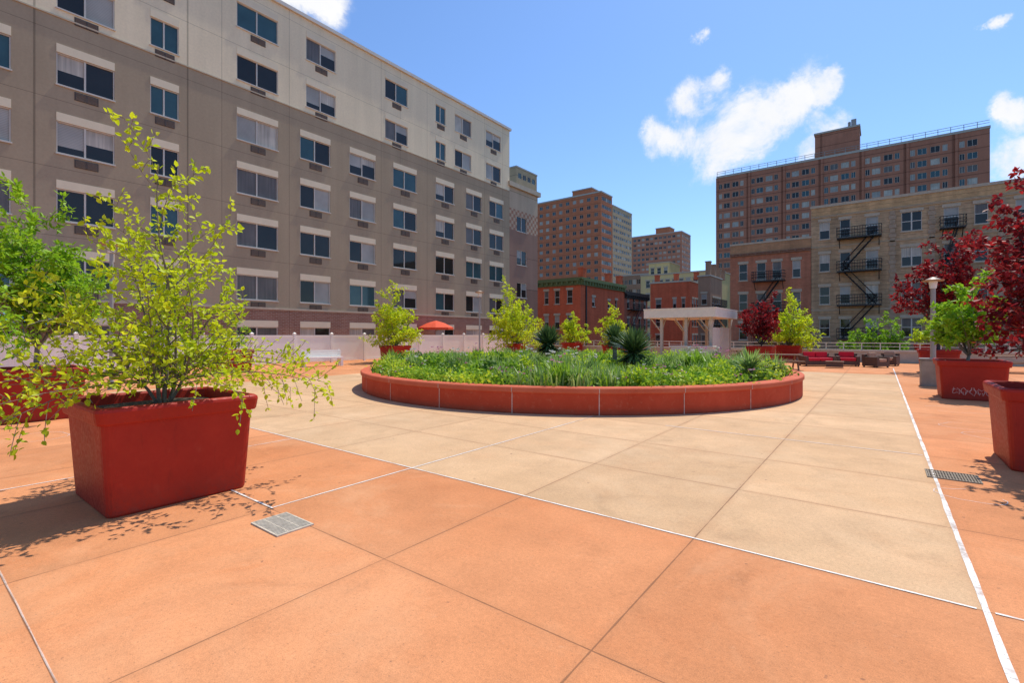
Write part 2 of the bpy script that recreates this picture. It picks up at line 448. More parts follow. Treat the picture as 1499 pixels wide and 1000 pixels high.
# ---- main apartment block
ROWS=[20.6,17.6,14.2,11.15,8.15,5.1,2.1]
UP=[(1.3,3.4),(4.8,6.85),(8.26,9.5),(12.34,14.7),(16.5,18.6),(22.66,24.8),(27.75,28.9),(30.0,32.1),(34.1,36.3)]
LO=[(1.3,3.4),(4.8,6.85),(8.26,9.5),(12.34,14.7),(16.1,18.2),(19.66,21.8),(23.4,25.7),(27.75,29.9),(31.4,33.5),(34.6,36.7)]
EXT=[(-2.2,-.6)]
ops=[]; rr=random.Random(11)
for i,zt in enumerate(ROWS):
    for a,b in (UP if i<2 else LO)+EXT:
        ops.append((a,b,round(zt-1.42,3),zt,rr.randrange(16) if (b-a)>1.3 else rr.choice([6,6,12,10])))
MW=wallmat('apartment_facade_panels',[(-4,(.385,.308,.208)),(15.8,(.80,.685,.47))],.05,
   joints=[('z',15.8,50,.03),('z',.0,3.02,.018),('y',11.56,12.5,.02),('y',9.9,60,.05),('y',22.3,60,.02),('y',26.8,60,.02),('y',33.9,60,.02),('y',15.4,60,.02),('y',4.1,60,.05)],
   brick=(3.15,(.28,.13,.085),(.34,.18,.125),(.38,.29,.22),'s'),streak=.07)
B=building('apartment_building','seven storey apartment block with grey brown and beige panel facade',-46,-29,-16,37.66,-3.98,21.7,{'+x':ops},MW,'slider',cap=mat('roof_coping_light',(.64,.60,.52),.5,.05),caph=.22,over=.15)
lint={};gri={}
for a,b,z0,z1,_ in ops:
    w=round(b-a,2)
    if w not in lint:
        mb=MB(); mb.box(-w/2,w/2,-.02,.05,0,.38); lint[w]=mb.mesh('lintel',[M_beige])
    put('lintel',lint[w],B,(-29,(a+b)/2,z1+.003),math.pi/2,world=True)
    if 0 not in gri:
        mb=MB(); mb.box(-.42,.42,-.03,.05,0,.36,0)
        for k in range(7): mb.box(-.38,.38,-.045,-.031,.03+k*.045,.050+k*.045,1)
        mb.box(-.03,.03,-.049,-.046,.02,.34,0)
        gri[0]=mb.mesh('air_conditioner_grille',[M_grille,mat('grille_slats',(.20,.14,.09),.5,.1)])
    put('air_conditioner_grille',gri[0],B,(-29,(a+b)/2,z0-.50),math.pi/2,world=True)
for zz,hh in((15.74,.06),(3.15,.12)):
    mb=MB(); mb.box(-29.0,-28.95,-16,37.66,zz,zz+hh); mb.obj('trim_band',[M_stone],B,world=True)

# ---- annex with checker band
def checker():
    m=wallmat('annex_brick',[(-4,(.27,.155,.11)),(6.3,(.32,.20,.145)),(14.2,(.50,.40,.28))],.08,joints=[('z',6.3,3.2,.05)])
    t=NT(m.node_tree); b=t.n['Principled BSDF']; src=b.inputs['Base Color'].links[0].from_socket
    x,y,z=t.sep(t.pos())
    ck=t.new('ShaderNodeTexChecker'); ck.inputs['Scale'].default_value=3.
    t.l.new(t.comb(t.m('ADD',y,.01),t.m('ADD',z,.01),.2),ck.inputs[0]); t.put(ck.inputs[1],(.37,.20,.13)); t.put(ck.inputs[2],(.50,.39,.27))
    msk=t.m('MULTIPLY',t.m('GREATER_THAN',z,12.1),t.m('LESS_THAN',z,14.2))
    t.put(b.inputs['Base Color'],t.mix(msk,src,ck.outputs[0])); return m
ops=[(38.9,40.6,z-1.5,z,k) for k,z in enumerate((13.6,10.2,6.9,3.6))]
building('apartment_annex','brown brick annex with checkered band under beige cornice',-44,-29.02,37.69,42.6,-3.98,16.3,{'+x':ops},checker(),'slider',cap=M_stone,caph=.45,over=.25)

# ---- distant towers
def grid(a0,a1,n,w,z1,rows,fh,wh):
    out=[];st=(a1-a0)/n
    for i in range(n):
        for j in range(rows):
            c=a0+st*(i+.5); zt=z1-1.2-j*fh
            out.append((round(c-w/2,3),round(c+w/2,3),round(zt-wh,3),round(zt,3)))
    return out
MT1=wallmat('orange_red_tower_brick',[(-4,(.57,.195,.095))],.10,joints=[('z',0,2.75,.10)])
cx,cy=at(880,165)
def yon(u,xp):
    t=(u-749.5)/F; d=xp/(CA*t-SA); return d*(SA*t+CA)
def xon(u,yp):
    t=(u-749.5)/F; d=yp/(SA*t+CA); return d*(CA*t-SA)
def don_y(u,yp):
    t=(u-749.5)/F; return yp/(SA*t+CA)
def zy(u,v,yp): return zat(v,don_y(u,yp))
x0=xon(786,cy); y1=yon(896,cx); z1=zy(880,281,cy)
T=building('brick_tower','orange red brick high rise housing tower with rooftop penthouse',x0,cx,cy,y1,-3.98,z1,
  {'-y':grid(x0+.5,cx-.5,9,1.4,z1,17,2.75,1.25),'+x':grid(cy+.5,y1-.5,5,1.5,z1,17,2.75,1.3)},MT1,cap=M_conc,caph=.5,over=.15,seed=3)
def pent(B,xa,xb,ya,yb_,za,zb,m):
    mb=MB(); mb.box(xa,xb,ya,yb_,za,zb); mb.box(xa-.2,xb+.2,ya-.2,yb_+.2,zb+.001,zb+.4,1); mb.obj('penthouse',[m,M_conc],B,world=True)
pent(T,xon(838,cy+6),xon(866,cy+6),cy+6,cy+14,z1+.6,z1+4,MT1)
MT2=wallmat('tan_tower_brick',[(-4,(.54,.38,.22))],.08,joints=[('z',0,2.75,.10)])
cx2,cy2=at(897,205); y2=yon(925,cx2); z2=zy(897,301,cy2)
building('tan_tower','tan brick high rise housing tower',cx2-25,cx2,cy2,y2,-3.98,z2,{'+x':grid(cy2+.5,y2-.5,9,1.6,z2,20,2.75,1.3)},MT2,cap=M_conc,caph=.5,seed=4)
cx3,cy3=at(998,255); x3=xon(925,cy3); y3=yon(1011,cx3); z3=zy(998,339,cy3)
T=building('brick_tower','distant brown brick high rise housing tower',x3,cx3,cy3,y3,-3.98,z3,{'-y':grid(x3+.5,cx3-.5,11,1.6,z3,18,2.75,1.3),'+x':grid(cy3+.5,y3-.5,5,1.6,z3,18,2.75,1.3)},
  wallmat('brown_tower_brick',[(-4,(.50,.23,.14))],.1,joints=[('z',0,2.75,.10)]),cap=M_conc,caph=.5,seed=5)
pent(T,xon(960,cy3+8),xon(980,cy3+8),cy3+8,cy3+16,z3+.6,z3+5,MT1)
cx4,cy4=at(752,120); 
T=building('brown_tower','narrow brown tower rising behind the apartment roof',cx4-12,cx4+.8,cy4,cy4+9,-3.98,zat(245,120),{'+x':grid(cy4+.5,cy4+8.5,4,1.3,zat(245,120),14,2.9,1.3)},MT2,seed=6)

# ---- big slab tower
YB=134.6; XL=-34.4; XR=17.4; ZB=43.0
ops=[];rn=random.Random(2)
c=XL+.9; pat=[.8,1.5,1.5,.8]; gaps=[1.55,2.1,1.55,2.6]; i=0
while c<XR-.9:
    for j in range(17):
        zt=ZB-1.7-j*2.6; w=pat[i%4]
        ops.append((round(c-w/2,3),round(c+w/2,3),round(zt-1.3,3),round(zt,3),rn.choice([0,2,0,3,4,1,3,2,5])))
    c+=gaps[i%4]; i+=1
MT3=wallmat('slab_tower_brick',[(-4,(.45,.19,.115))],.10,joints=[('z',.35,2.6,.13),('x',XL-.4,7.8,.30)])
T=building('slab_tower','wide red brown brick housing slab with rooftop railing and penthouse',XL,XR,YB,YB+16,-3.98,ZB,{'-y':ops},MT3,cap=M_conc,caph=.5,over=.1,seed=8)
k=XL+.05
while k<XR:
    mb=MB(); mb.box(k-.22,k+.22,YB-.25,YB-.003,-3.9,ZB-.05); mb.obj('pier',[MT3],T,world=True); k+=7.8
pa=xon(1193,YB+4);pb=xon(1258,YB+4); pent(T,pa,pb,YB+4,YB+11,ZB+.6,ZB+7.3,MT3)
mb=MB(); mb.box(pb-1.6,pb-.6,YB+5,YB+6,ZB+7.8,ZB+9.6); mb.tube((pb-2,YB+6,ZB+7.8),(pb-2,YB+6,ZB+9.4),.3,.3,8); mb.obj('roof_vent',[M_grey],T,world=True)
mb=MB(); k=XL
while k<XR+.1:
    mb.box(k-.05,k+.05,YB+.2,YB+.3,ZB+.5,ZB+1.7); k+=2.0
for zz in(1.15,1.65): mb.box(XL,XR,YB+.2,YB+.3,ZB+zz,ZB+zz+.07)
mb.obj('roof_railing',[M_grey],T,world=True)

# ---- tenements
def fire_escape(B,xa,xb,yp,zs,side='-y'):
    mb=MB()
    def bx(u0,u1,d0,d1,z0,z1):
        if side=='-y': mb.box(u0,u1,yp-d1,yp-d0,z0,z1)
        else: mb.box(yp+d0,yp+d1,u0,u1,z0,z1)
    def tb(u0,d0,z0,u1,d1,z1,r):
        if side=='-y': mb.tube((u0,yp-d0,z0),(u1,yp-d1,z1),r,r,4)
        else: mb.tube((yp+d0,u0,z0),(yp+d1,u1,z1),r,r,4)
    for i,z in enumerate(zs):
        bx(xa,xb,.02,1.0,z-.12,z)
        for zz in(.35,.65,.95): 
            tb(xa,1.,z+zz,xb,1.,z+zz,.03); tb(xa,.02,z+zz,xa,1.,z+zz,.03); tb(xb,.02,z+zz,xb,1.,z+zz,.03)
        n=int((xb-xa)/.2)
        for k in range(n+1):
            u=xa+(xb-xa)*k/n; tb(u,1.,z,u,1.,z+.95,.018)
        for u in(xa+.2,xb-.2): tb(u,.02,z-.9,u,.9,z-.1,.035)
        if i<len(zs)-1:
            zn=zs[i+1]; f=1 if i%2==0 else -1
            ua,ub=(xa+.4,xb-.5) if f>0 else (xb-.4,xa+.5)
            for d in(.30,.72):
                tb(ua,d,zn,ub,d,z,.05)
                tb(ua,d,zn+.7,ub,d,z+.7,.03)
            for k in range(10):
                u=ua+(ub-ua)*k/10; zz=zn+(z-zn)*k/10; 
                bx(min(u,u+.02)-.1,max(u,u+.02)+.1,.30,.72,zz,zz+.03)
    mb.obj('fire_escape',[M_iron],B,world=True)
def cornice(B,x0,x1,yp,z,h,d,m,side='-y',dent=True):
    mb=MB()
    def bx(u0,u1,d0,d1,z0,z1):
        if side=='-y': mb.box(u0,u1,yp-d1,yp-d0,z0,z1)
        else: mb.box(yp+d0,yp+d1,u0,u1,z0,z1)
    bx(x0,x1,.003,d,z+h*.7,z+h); bx(x0,x1,.003,d*.5,z,z+h*.695)
    if dent:
        k=x0+.2
        while k<x1-.2: bx(k,k+.22,d*.5+.003,d*.92,z+h*.2,z+h*.69); k+=.75
    mb.obj('cornice',[m],B,world=True)
YT=57.7
MTN=wallmat('weathered_brown_brick',[(-4,(.37,.265,.165)),(1.6,(.47,.32,.185)),(9.3,(.50,.345,.20)),(13.35,(.57,.365,.18))],.20,joints=[('z',.1,.45,.03)],streak=.22,mottle=.26)
ops=[]
for zt in(13.0,9.75,6.45,3.2,-.1):
    for a,b in((-4.89,-4.03),(-3.18,-2.34),(-1.11,-.16),(1.56,3.01),(4.5,5.5),(6.5,7.35),(9.0,9.9),(11.3,12.2),(13.7,15.1),(17,17.9)):
        ops.append((a,b,round(zt-1.75,2),zt))
T=building('tenement_building','weathered tan brick tenement with black fire escapes',-5.6,21,YT,YT+16,-3.98,14.45,{'-y':ops},MTN,'sash',cap=M_stone,caph=.25,over=.08,seed=12)
cornice(T,-5.6,21,YT,13.42,.16,.16,M_stone,dent=False)
cornice(T,-5.6,21,YT,4.0,.18,.14,M_stone,dent=False)
cornice(T,-5.6,21,YT,10.4,.14,.12,M_stone,dent=False)
fire_escape(T,-3.4,0.1,YT,[11.1,7.85,4.55,1.3])
fire_escape(T,4.2,5.9,YT,[11.1,7.85,4.55,1.3])
M_quoin=mat('quoin_stone',(.40,.30,.20),.9,.25,3)
for xq in(.9,3.7,8.2):
    mb=MB()
    z=-3.9;k=0
    while z<13.0:
        w=.28 if k%2 else .2; mb.box(xq-w,xq+w,YT-.06,YT-.003,z,z+.38); z+=.42;k+=1
    mb.obj('quoin',[M_quoin],T,world=True)
MTR=wallmat('red_brown_tenement_brick',[(-4,(.40,.28,.19)),(1.0,(.46,.19,.11)),(10.3,(.48,.27,.14))],.15,streak=.18,mottle=.20)
ops=[]
for zt in(9.4,6.1,2.9,-.3):
    for ua,ub in((1082,1094),(1108,1121),(1131,1144),(1160,1172)):
        ops.append((round(xon(ua,YT),2),round(xon(ub,YT),2),round(zt-1.8,2),zt))
T=building('tenement_building','red brick tenement with stone lintels and fire escape',-13.3,-5.64,YT,YT+15,-3.98,11.5,{'-y':ops},MTR,'sash',cap=M_stone,caph=.2,over=.06,seed=14)
fire_escape(T,xon(1103,YT),xon(1150,YT),YT,[7.4,4.1,.9])
cornice(T,-13.3,-5.7,YT,10.25,.3,.3,mat('brown_cornice',(.25,.14,.09),.7,.15))
# ---- low brick houses
MR=wallmat('bright_red_brick',[(-4,(.58,.132,.06))],.14,streak=.16,mottle=.14)
CX,CY=at(850,60); Y1=yon(914,CX); ZT=zat(408,60)
x0=xon(786,CY)
o1=[(round(xon(a,CY),2),round(xon(b,CY),2),round(z-1.7,2),round(z,2)) for a,b in((797,803),(812,819),(830,838)) for z in(7.3,4.1,.9)]
o2=[(CY+3,CY+3.8,5.3,6.5),(CY+7.5,CY+8.2,5.3,6.3),(CY+9.8,CY+10.5,5.3,6.5)]
T=building('brick_rowhouse','bright red brick house with green cornice',x0,CX,CY,Y1,-3.98,ZT,{'-y':o1,'+x':o2},MR,'sash',cap=M_green,caph=.2,over=.25,seed=20)
cornice(T,x0,CX,CY,ZT-.75,.74,.40,M_green); cornice(T,CY,Y1,CX,ZT-.75,.74,.40,M_green,'+x')
def chimney(T,x0,x1,y0,y1,z0,z1,m):
    mb=MB(); mb.box(x0,x1,y0,y1,z0,z1); mb.box(x0-.07,x1+.07,y0-.07,y1+.07,z1+.001,z1+.15); mb.obj('chimney',[m],T,world=True)
for yy in(CY+1.5,CY+9,CY+12.6): chimney(T,CX-1.2,CX-.5,yy,yy+.8,ZT+.25,ZT+1.5,MR)
mb=MB(); mb.box(CX+.003,CX+.12,CY+1.2,CY+1.45,-3.9,ZT-.8); mb.obj('downpipe',[M_iron],T,world=True)
Y2=yon(948,CX)
o2=[]
for k in range(4):
    for z in(7.3,4.1,.9): o2.append((round(Y1+1+k*2.1,2),round(Y1+1.9+k*2.1,2),z-1.8,z))
M5=wallmat('dark_red_brick',[(-4,(.38,.125,.075))],.12)
T=building('brick_rowhouse','dark red row house with black cornice and fire escape',CX-11,CX-.02,Y1+.03,Y2,-3.98,ZT-.9,{'+x':o2},M5,'sash',cap=M_iron,caph=.3,over=.2,seed=22)
cornice(T,Y1+.1,Y2,CX-.02,ZT-1.6,.65,.4,M_iron,'+x'); fire_escape(T,Y1+1,Y1+5,CX-.02,[5.4,2.2],'+x')
C7X,C7Y=at(1010,84); x7=xon(952,C7Y); y7=yon(1029,C7X); z7=zy(1010,412,C7Y)
o=[(round(xon(a,C7Y),2),round(xon(a+8,C7Y),2),z-1.7,z) for a in(960,) for z in(8.0,4.8,1.6)]+[(round(xon(a,C7Y),2),round(xon(a+5,C7Y),2),z-1.7,z) for a in(985,998) for z in(8.0,)]
T=building('brick_rowhouse','red brick corner house with plain side wall',x7,C7X,C7Y,y7,-3.98,z7,{'-y':o,'+x':grid(C7Y+1,y7-1,4,1.,9.2,4,3.2,1.7)},MR,'sash',cap=M_stone,caph=.3,over=.15,seed=24)
for xa in(.5,4.,7.5): chimney(T,x7+xa,x7+xa+.7,C7Y+.8,C7Y+1.6,z7+.35,z7+1.5,MR)
MY=wallmat('cream_yellow_stucco',[(-4,(.74,.56,.25))],.08)
C8X,C8Y=at(1052,104); x8=xon(938,C8Y); z8=zy(1000,400,C8Y)
building('cream_building','cream yellow stucco building behind red row houses',x8,C8X,C8Y,C8Y+10,-3.98,z8,{'-y':grid(x8+1,C8X-1,10,1.,z8,5,3.1,1.6)},MY,'sash',cap=M_stone,caph=.3,seed=25)
ax,ay=at(980,125)
T=building('cream_building','tall narrow cream stucco building with flat roof',ax-5.5,ax,ay,ay+8,-3.98,zat(384,125),{'-y':grid(ax-5.4,ax-.1,3,1.,zat(384,125),6,3.1,1.6)},MY,'sash',cap=M_stone,caph=.3,seed=26)
C9X,C9Y=at(1040,74); x9=xon(1022,C9Y); y9=yon(1057,C9X); z9=zy(1040,404,C9Y)
M9=wallmat('brown_brick',[(-4,(.36,.22,.14))],.15)
T=building('brick_rowhouse','brown brick house with tall chimneys and fire escape',x9,C9X,C9Y,y9,-3.98,z9,{'-y':[(round(x9+.5,2),round(x9+1.3,2),z-1.7,z) for z in(8.,4.8,1.6)],'+x':grid(C9Y+1,y9-1,4,1.,8.6,4,3.2,1.7)},M9,'sash',cap=M_conc,caph=.2,seed=27)
for yy in(.6,3.4,6.5,9): chimney(T,C9X-.9,C9X-.2,C9Y+yy,C9Y+yy+.7,z9+.21,z9+2.3-.2*yy/3,M9)
fire_escape(T,C9Y+2,C9Y+6.,C9X,[6.2,3.1],'+x')
for i,(u0,u1,d,v,mm,lb) in enumerate([(1056,1078,150,420,MY,'cream low building in the gap between tenements'),(905,960,150,405,M9,'brown brick building on a distant block')]):
    xa,yy=at(u0,d); xb=xon(u1,yy); zz=zat(v,d)
    building('distant_building',lb,xa,xb,yy,yy+9,-3.98,zz,{'-y':grid(xa+.5,xb-.5,4 if i==0 else 8,1.1,zz,6,3,1.5)},mm,'tower',seed=40+i)

# ------------------------------------------------------------ perimeter
def fence():
    Fo=empty('vinyl_fence',(-26,15,0),'tall white vinyl privacy fence between plaza and apartment block','fence')
    pm=MB(); L=2.3
    pm.box(-.03,.03,.085,L-.085,.08,.20); pm.box(-.03,.03,.085,L-.085,1.52,1.62)
    k=.086
    while k<L-.2: pm.box(-.014,.014,k,k+.151,.20,1.52); k+=.1525
    pmesh=pm.mesh('panel',[M_vinyl])
    q=MB(); q.box(-.07,.07,-.07,.07,0,1.68); q.box(-.085,.085,-.085,.085,1.681,1.71)
    q.loft([[(-.08,-.08,1.711),(.08,-.08,1.711),(.08,.08,1.711),(-.08,.08,1.711)],[(-.01,-.01,1.78),(.01,-.01,1.78),(.01,.01,1.78),(-.01,.01,1.78)]],0,True)
    qm=q.mesh('post',[M_vinyl])
    y=-2.0
    while y<33.5:
        put('post',qm,Fo,(-26,y,0),world=True); put('panel',pmesh,Fo,(-26,y,0),world=True); y+=L
    put('post',qm,Fo,(-26,y,0),world=True)
fence()
def parapet():
    Po=empty('parapet_wall',(0,36,0),'low concrete parapet wall with pale metal railing on top','wall')
    mb=MB(); mb.box(-29,26,35.85,36.15,0,.62); mb.obj('wall',[mat('parapet_concrete',(.46,.40,.31),.85,.15,1.5,fine=.06)],Po,world=True)
    mb=MB(); mb.box(-29,26,35.80,36.20,.621,.74); mb.obj('coping',[M_conc],Po,world=True)
    mb=MB(); x=-28.8
    while x<26:
        mb.box(x-.025,x+.025,35.975,36.025,.741,1.12); x+=.9
    mb.box(-29,26,35.97,36.03,1.121,1.17); mb.box(-29,26,35.985,36.015,.93,.96); mb.obj('railing',[mat('pale_metal',(.60,.57,.50),.4,.06)],Po,world=True)
parapet()

# ------------------------------------------------------------ round planter bed
CXX,CYY,R=-8.54,14.55,6.9
NS=144
def ring(r,z): return [(r*math.cos(2*math.pi*k/NS),r*math.sin(2*math.pi*k/NS),z) for k in range(NS)]
Bd=empty('round_flower_bed',(CXX,CYY,0),'large round raised flower bed with red painted concrete wall','flower bed')
mb=MB(); mb.loft([ring(R-.01,0),ring(R,.02),ring(R,.44)]); mb.loft([ring(R-.30,.40),ring(R-.30,.44)])
for k in range(24):
    a=2*math.pi*(k+.35)/24; c,s=math.cos(a),math.sin(a)
    w=.009; r=R+.004
    mb.quad((r*c+s*w,r*s-c*w,.0),(r*c-s*w,r*s+c*w,.0),(r*c-s*w,r*s+c*w,.44),(r*c+s*w,r*s-c*w,.44),1)
mb.obj('wall',[M_ring,M_joint],Bd)
mb=MB(); mb.loft([ring(R-.02,.441),ring(R+.025,.443),ring(R+.04,.46),ring(R+.04,.54),ring(R+.02,.56),ring(R-.3,.56),ring(R-.32,.54),ring(R-.32,.44)])
for k in range(24):
    a=2*math.pi*(k+.35)/24; c,s=math.cos(a),math.sin(a)
    w=.008; r=R+.044
    mb.quad((r*c+s*w,r*s-c*w,.45),(r*c-s*w,r*s+c*w,.45),(r*c-s*w,r*s+c*w,.55),(r*c+s*w,r*s-c*w,.55),1)
mb.obj('coping',[M_cap,M_joint],Bd)
mb=MB(); mb.loft([ring(R-.31,.47),ring(3,.50)],closed_top=True); mb.obj('soil',[M_soil],Bd)

# ---- planting
L_mid=leafmat('foliage_mid_green',(.15,.32,.018),(.40,.58,.05),.42)
L_dk=leafmat('foliage_deep_green',(.05,.13,.012),(.16,.30,.03),.3)
L_lime=leafmat('foliage_lime',(.38,.54,.02),(.68,.76,.05),.45)
L_blue=leafmat('foliage_blade_green',(.18,.31,.06),(.42,.54,.17),.38)
L_yucca=leafmat('foliage_yucca',(.04,.085,.03),(.17,.26,.08),.15)
L_ydead=leafmat('foliage_yucca_dead',(.12,.10,.06),(.22,.18,.10),.1)
L_fl=leafmat('petals_pink',(.50,.12,.26),(.65,.30,.42)); L_fy=leafmat('petals_white',(.6,.55,.5),(.75,.72,.6))
def blade(mb,p,a,l,w,lean,m,rn,droop=.5):
    dx,dy=math.cos(a),math.sin(a); sx,sy=-dy*w/2,dx*w/2
    h1=l*.55; o1=lean*l*.35; h2=l*(1-.35*lean*droop*2); o2=lean*l*1.0
    A=(p[0]-sx,p[1]-sy,p[2]);B_=(p[0]+sx,p[1]+sy,p[2])
    C=(p[0]+dx*o1+sx,p[1]+dy*o1+sy,p[2]+h1);D=(p[0]+dx*o1-sx,p[1]+dy*o1-sy,p[2]+h1)
    E=(p[0]+dx*o2,p[1]+dy*o2,p[2]+h2)
    i=len(mb.v); mb.v+=[A,B_,C,D,E]; mb.f+=[(i,i+1,i+2,i+3),(i+3,i+2,i+4)]; mb.m+=[m,m]
def leaf2(mb,p,d,l,w,m,rn):
    d=Vector(d).normalized(); s=d.cross(Vector((rn.gauss(0,1),rn.gauss(0,1),rn.gauss(0,1)))).normalized()*w/2
    p=Vector(p); q=p+d*l; c=p+d*l*.45
    i=len(mb.v); mb.v+=[tuple(p),tuple(c+s),tuple(q),tuple(c-s)]; mb.f.append((i,i+1,i+2,i+3)); mb.m.append(m)
rn=random.Random(5); mb=MB()
def fld(x,y): return math.sin(x*1.3+1.7*math.sin(y*.8))+math.sin(y*1.1+x*.5+2)
def fl2(x,y): return math.sin(x*.9+2.2*math.sin(y*.6+1))+math.sin(y*1.7-x*.8)
for k in range(4800):
    a=rn.uniform(0,2*math.pi); r=6.52*math.sqrt(rn.random()); x,y=r*math.cos(a),r*math.sin(a)
    f=fld(x,y)+rn.gauss(0,.2); z=.47
    side=(x*.795+y*.606); tall=.75+.6*max(0,fl2(x,y)/2)
    if f>.35 or (side>1.5 and rn.random()<.55):
        h=rn.uniform(.12,.38)*tall
        mt=1 if rn.random()<.75 else 0
        for q in range(16):
            leaf2(mb,(x+rn.gauss(0,.12),y+rn.gauss(0,.12),z+rn.uniform(.02,h)),(rn.gauss(0,1),rn.gauss(0,1),.6),rn.uniform(.06,.13),.06,mt if rn.random()<.8 else 0,rn)
    elif f>-.8:
        h=rn.uniform(.08,.32)*tall; mt=5 if fl2(y,x)<-.8 else 0
        for q in range(14):
            leaf2(mb,(x+rn.gauss(0,.13),y+rn.gauss(0,.13),z+rn.uniform(.02,h)),(rn.gauss(0,1),rn.gauss(0,1),.9),rn.uniform(.07,.16),.07,mt,rn)
        if rn.random()<.16:
            for q in range(3):
                px,py,pz=x+rn.gauss(0,.1),y+rn.gauss(0,.1),z+h+rn.uniform(.03,.15)
                mm=3 if rn.random()<.6 else 4
                for e in range(4): leaf2(mb,(px,py,pz),(rn.gauss(0,1),rn.gauss(0,1),.4),.05,.035,mm,rn)
    else:
        for q in range(9):
            blade(mb,(x+rn.gauss(0,.06),y+rn.gauss(0,.06),z),rn.uniform(0,6.28),rn.uniform(.2,.6),.036,rn.uniform(.05,.7),2 if rn.random()<.65 else 0,rn)
for k in range(165):
    a=rn.uniform(0,2*math.pi); r=6.2*math.sqrt(rn.random()); x,y=r*math.cos(a),r*math.sin(a)
    ty=rn.choice([0,1,1,1,0,5,2,2]); R_=rn.uniform(.16,.48); h=rn.uniform(.28,.64)
    if ty==2:
        for q in range(70): blade(mb,(x+rn.gauss(0,.11),y+rn.gauss(0,.11),.47),rn.uniform(0,6.28),rn.uniform(.42,.8),.045,rn.uniform(.02,.6),2 if k%3 else 0,rn)
        if k%2:
            for q in range(5):
                px,py=x+rn.gauss(0,.15),y+rn.gauss(0,.15); pz=.47+rn.uniform(.5,.8)
                for e in range(5): leaf2(mb,(px,py,pz),(rn.gauss(0,1),rn.gauss(0,1),.4),.07,.05,3 if k%4==1 else 4,rn)
    else:
        sz=rn.uniform(.07,.15)
        for q in range(int(260*R_/.4)):
            th=rn.uniform(0,6.28); ph=math.acos(rn.random()); rr_=rn.uniform(.6,1)
            leaf2(mb,(x+R_*rr_*math.sin(ph)*math.cos(th),y+R_*rr_*math.sin(ph)*math.sin(th),.47+h*rr_*math.cos(ph)),(math.sin(ph)*math.cos(th)+rn.gauss(0,.6),math.sin(ph)*math.sin(th)+rn.gauss(0,.6),.4+rn.gauss(0,.4)),sz*rn.uniform(.7,1.2),sz*.55,ty,rn)
o=mb.obj('bed_planting',[L_mid,L_lime,L_blue,L_fl,L_fy,L_dk],None,(CXX,CYY,0)); o['kind']='stuff'
tag(o,'mixed iris, leafy perennials and small flowers filling the round bed','plants')
def spiky(name,label,u,d,h,n,w,m,seed,trunk=0,grp=None,lowel=-.75):
    rn=random.Random(seed); x,y=at(u,d); E=empty(name,(x,y,.48),label,'plant',grp)
    mb=MB()
    for k in range(n):
        el=rn.uniform(lowel if trunk else -.1,1.35); a=rn.uniform(0,6.28); l=h*rn.uniform(.8,1.)*(1 if el>-.3 else .7)
        dx,dy,dz=math.cos(a)*math.cos(el),math.sin(a)*math.cos(el),math.sin(el)
        s=Vector((-math.sin(a),math.cos(a),0))*w/2; p=Vector((0,0,trunk+rn.uniform(-.06,.08))); dd=Vector((dx,dy,dz))
        c=p+dd*l*.55; e=p+dd*l+Vector((0,0,-.04*l)); mi=1 if el<-.45 else 0
        i=len(mb.v); mb.v+=[tuple(p-s*.7),tuple(p+s*.7),tuple(c+s),tuple(c-s),tuple(e)]; mb.f+=[(i,i+1,i+2,i+3),(i+3,i+2,i+4)]; mb.m+=[mi,mi]
    mb.obj('leaves',[m,L_ydead],E)
    if trunk:
        mb=MB(); mb.tube((0,0,-.02),(0,0,trunk+.05),.09,.07,8); mb.obj('stem',[M_bark],E)
spiky('yucca_plant','dark spiky yucca with dead skirt in the round bed',803,15.8,.80,460,.07,L_yucca,1,.82,'yuccas in the round bed')
spiky('yucca_plant','large dark green spiky yucca in the round bed',928,13.6,.88,500,.07,L_yucca,2,.64,'yuccas in the round bed')
spiky('yucca_plant','smaller spiky yucca behind the large one',900,16.8,.72,300,.06,L_yucca,6,.95,'yuccas in the round bed')
spiky('agave_plant','pale green spiky rosette near the bed edge',1098,12.2,.66,120,.06,L_blue,3,.28,'spiky rosettes in the bed',-.1)
spiky('agave_plant','pale green spiky rosette near the bed edge',1132,13.2,.5,70,.05,L_blue,4,.2,'spiky rosettes in the bed',-.1)
spiky('agave_plant','blue green spiky rosette among the irises',735,11.5,.5,60,.045,L_blue,5,.1,'spiky rosettes in the bed',-.1)

# ------------------------------------------------------------ trees
def nrm(v): return v/np.linalg.norm(v)
def grow(rn,segs,lv,p,d,L,r,dep,maxd,up,P,wig=None):
    n=max(3,int(L/P['step'])); st=L/n; wg=wig or P['wig']
    for i in range(n):
        t=i/n
        d=nrm(d+rn.normal(0,wg,3)+np.array([0,0,up]))
        q=p+d*st
        segs.append((p,q,r*(1-.8*t),r*(1-.8*(i+1)/n)))
        if dep<maxd and t>=P['bare'][dep] and rn.random()<P['br']:
            pr=nrm(np.cross(d,rn.normal(0,1,3))); cd=nrm(d*P['fw']+pr*.85+np.array([0,0,.1]))
            grow(rn,segs,lv,q,cd,L*rn.uniform(.28,.5)*(1-.45*t)*P['sl'],r*(1-.8*t)*.55,dep+1,maxd,up*P['upk'],P)
        if dep>=1 or t>.35:
            for k in range(P['lf']): lv.append((q-d*st*rn.random(),d))
        p=q
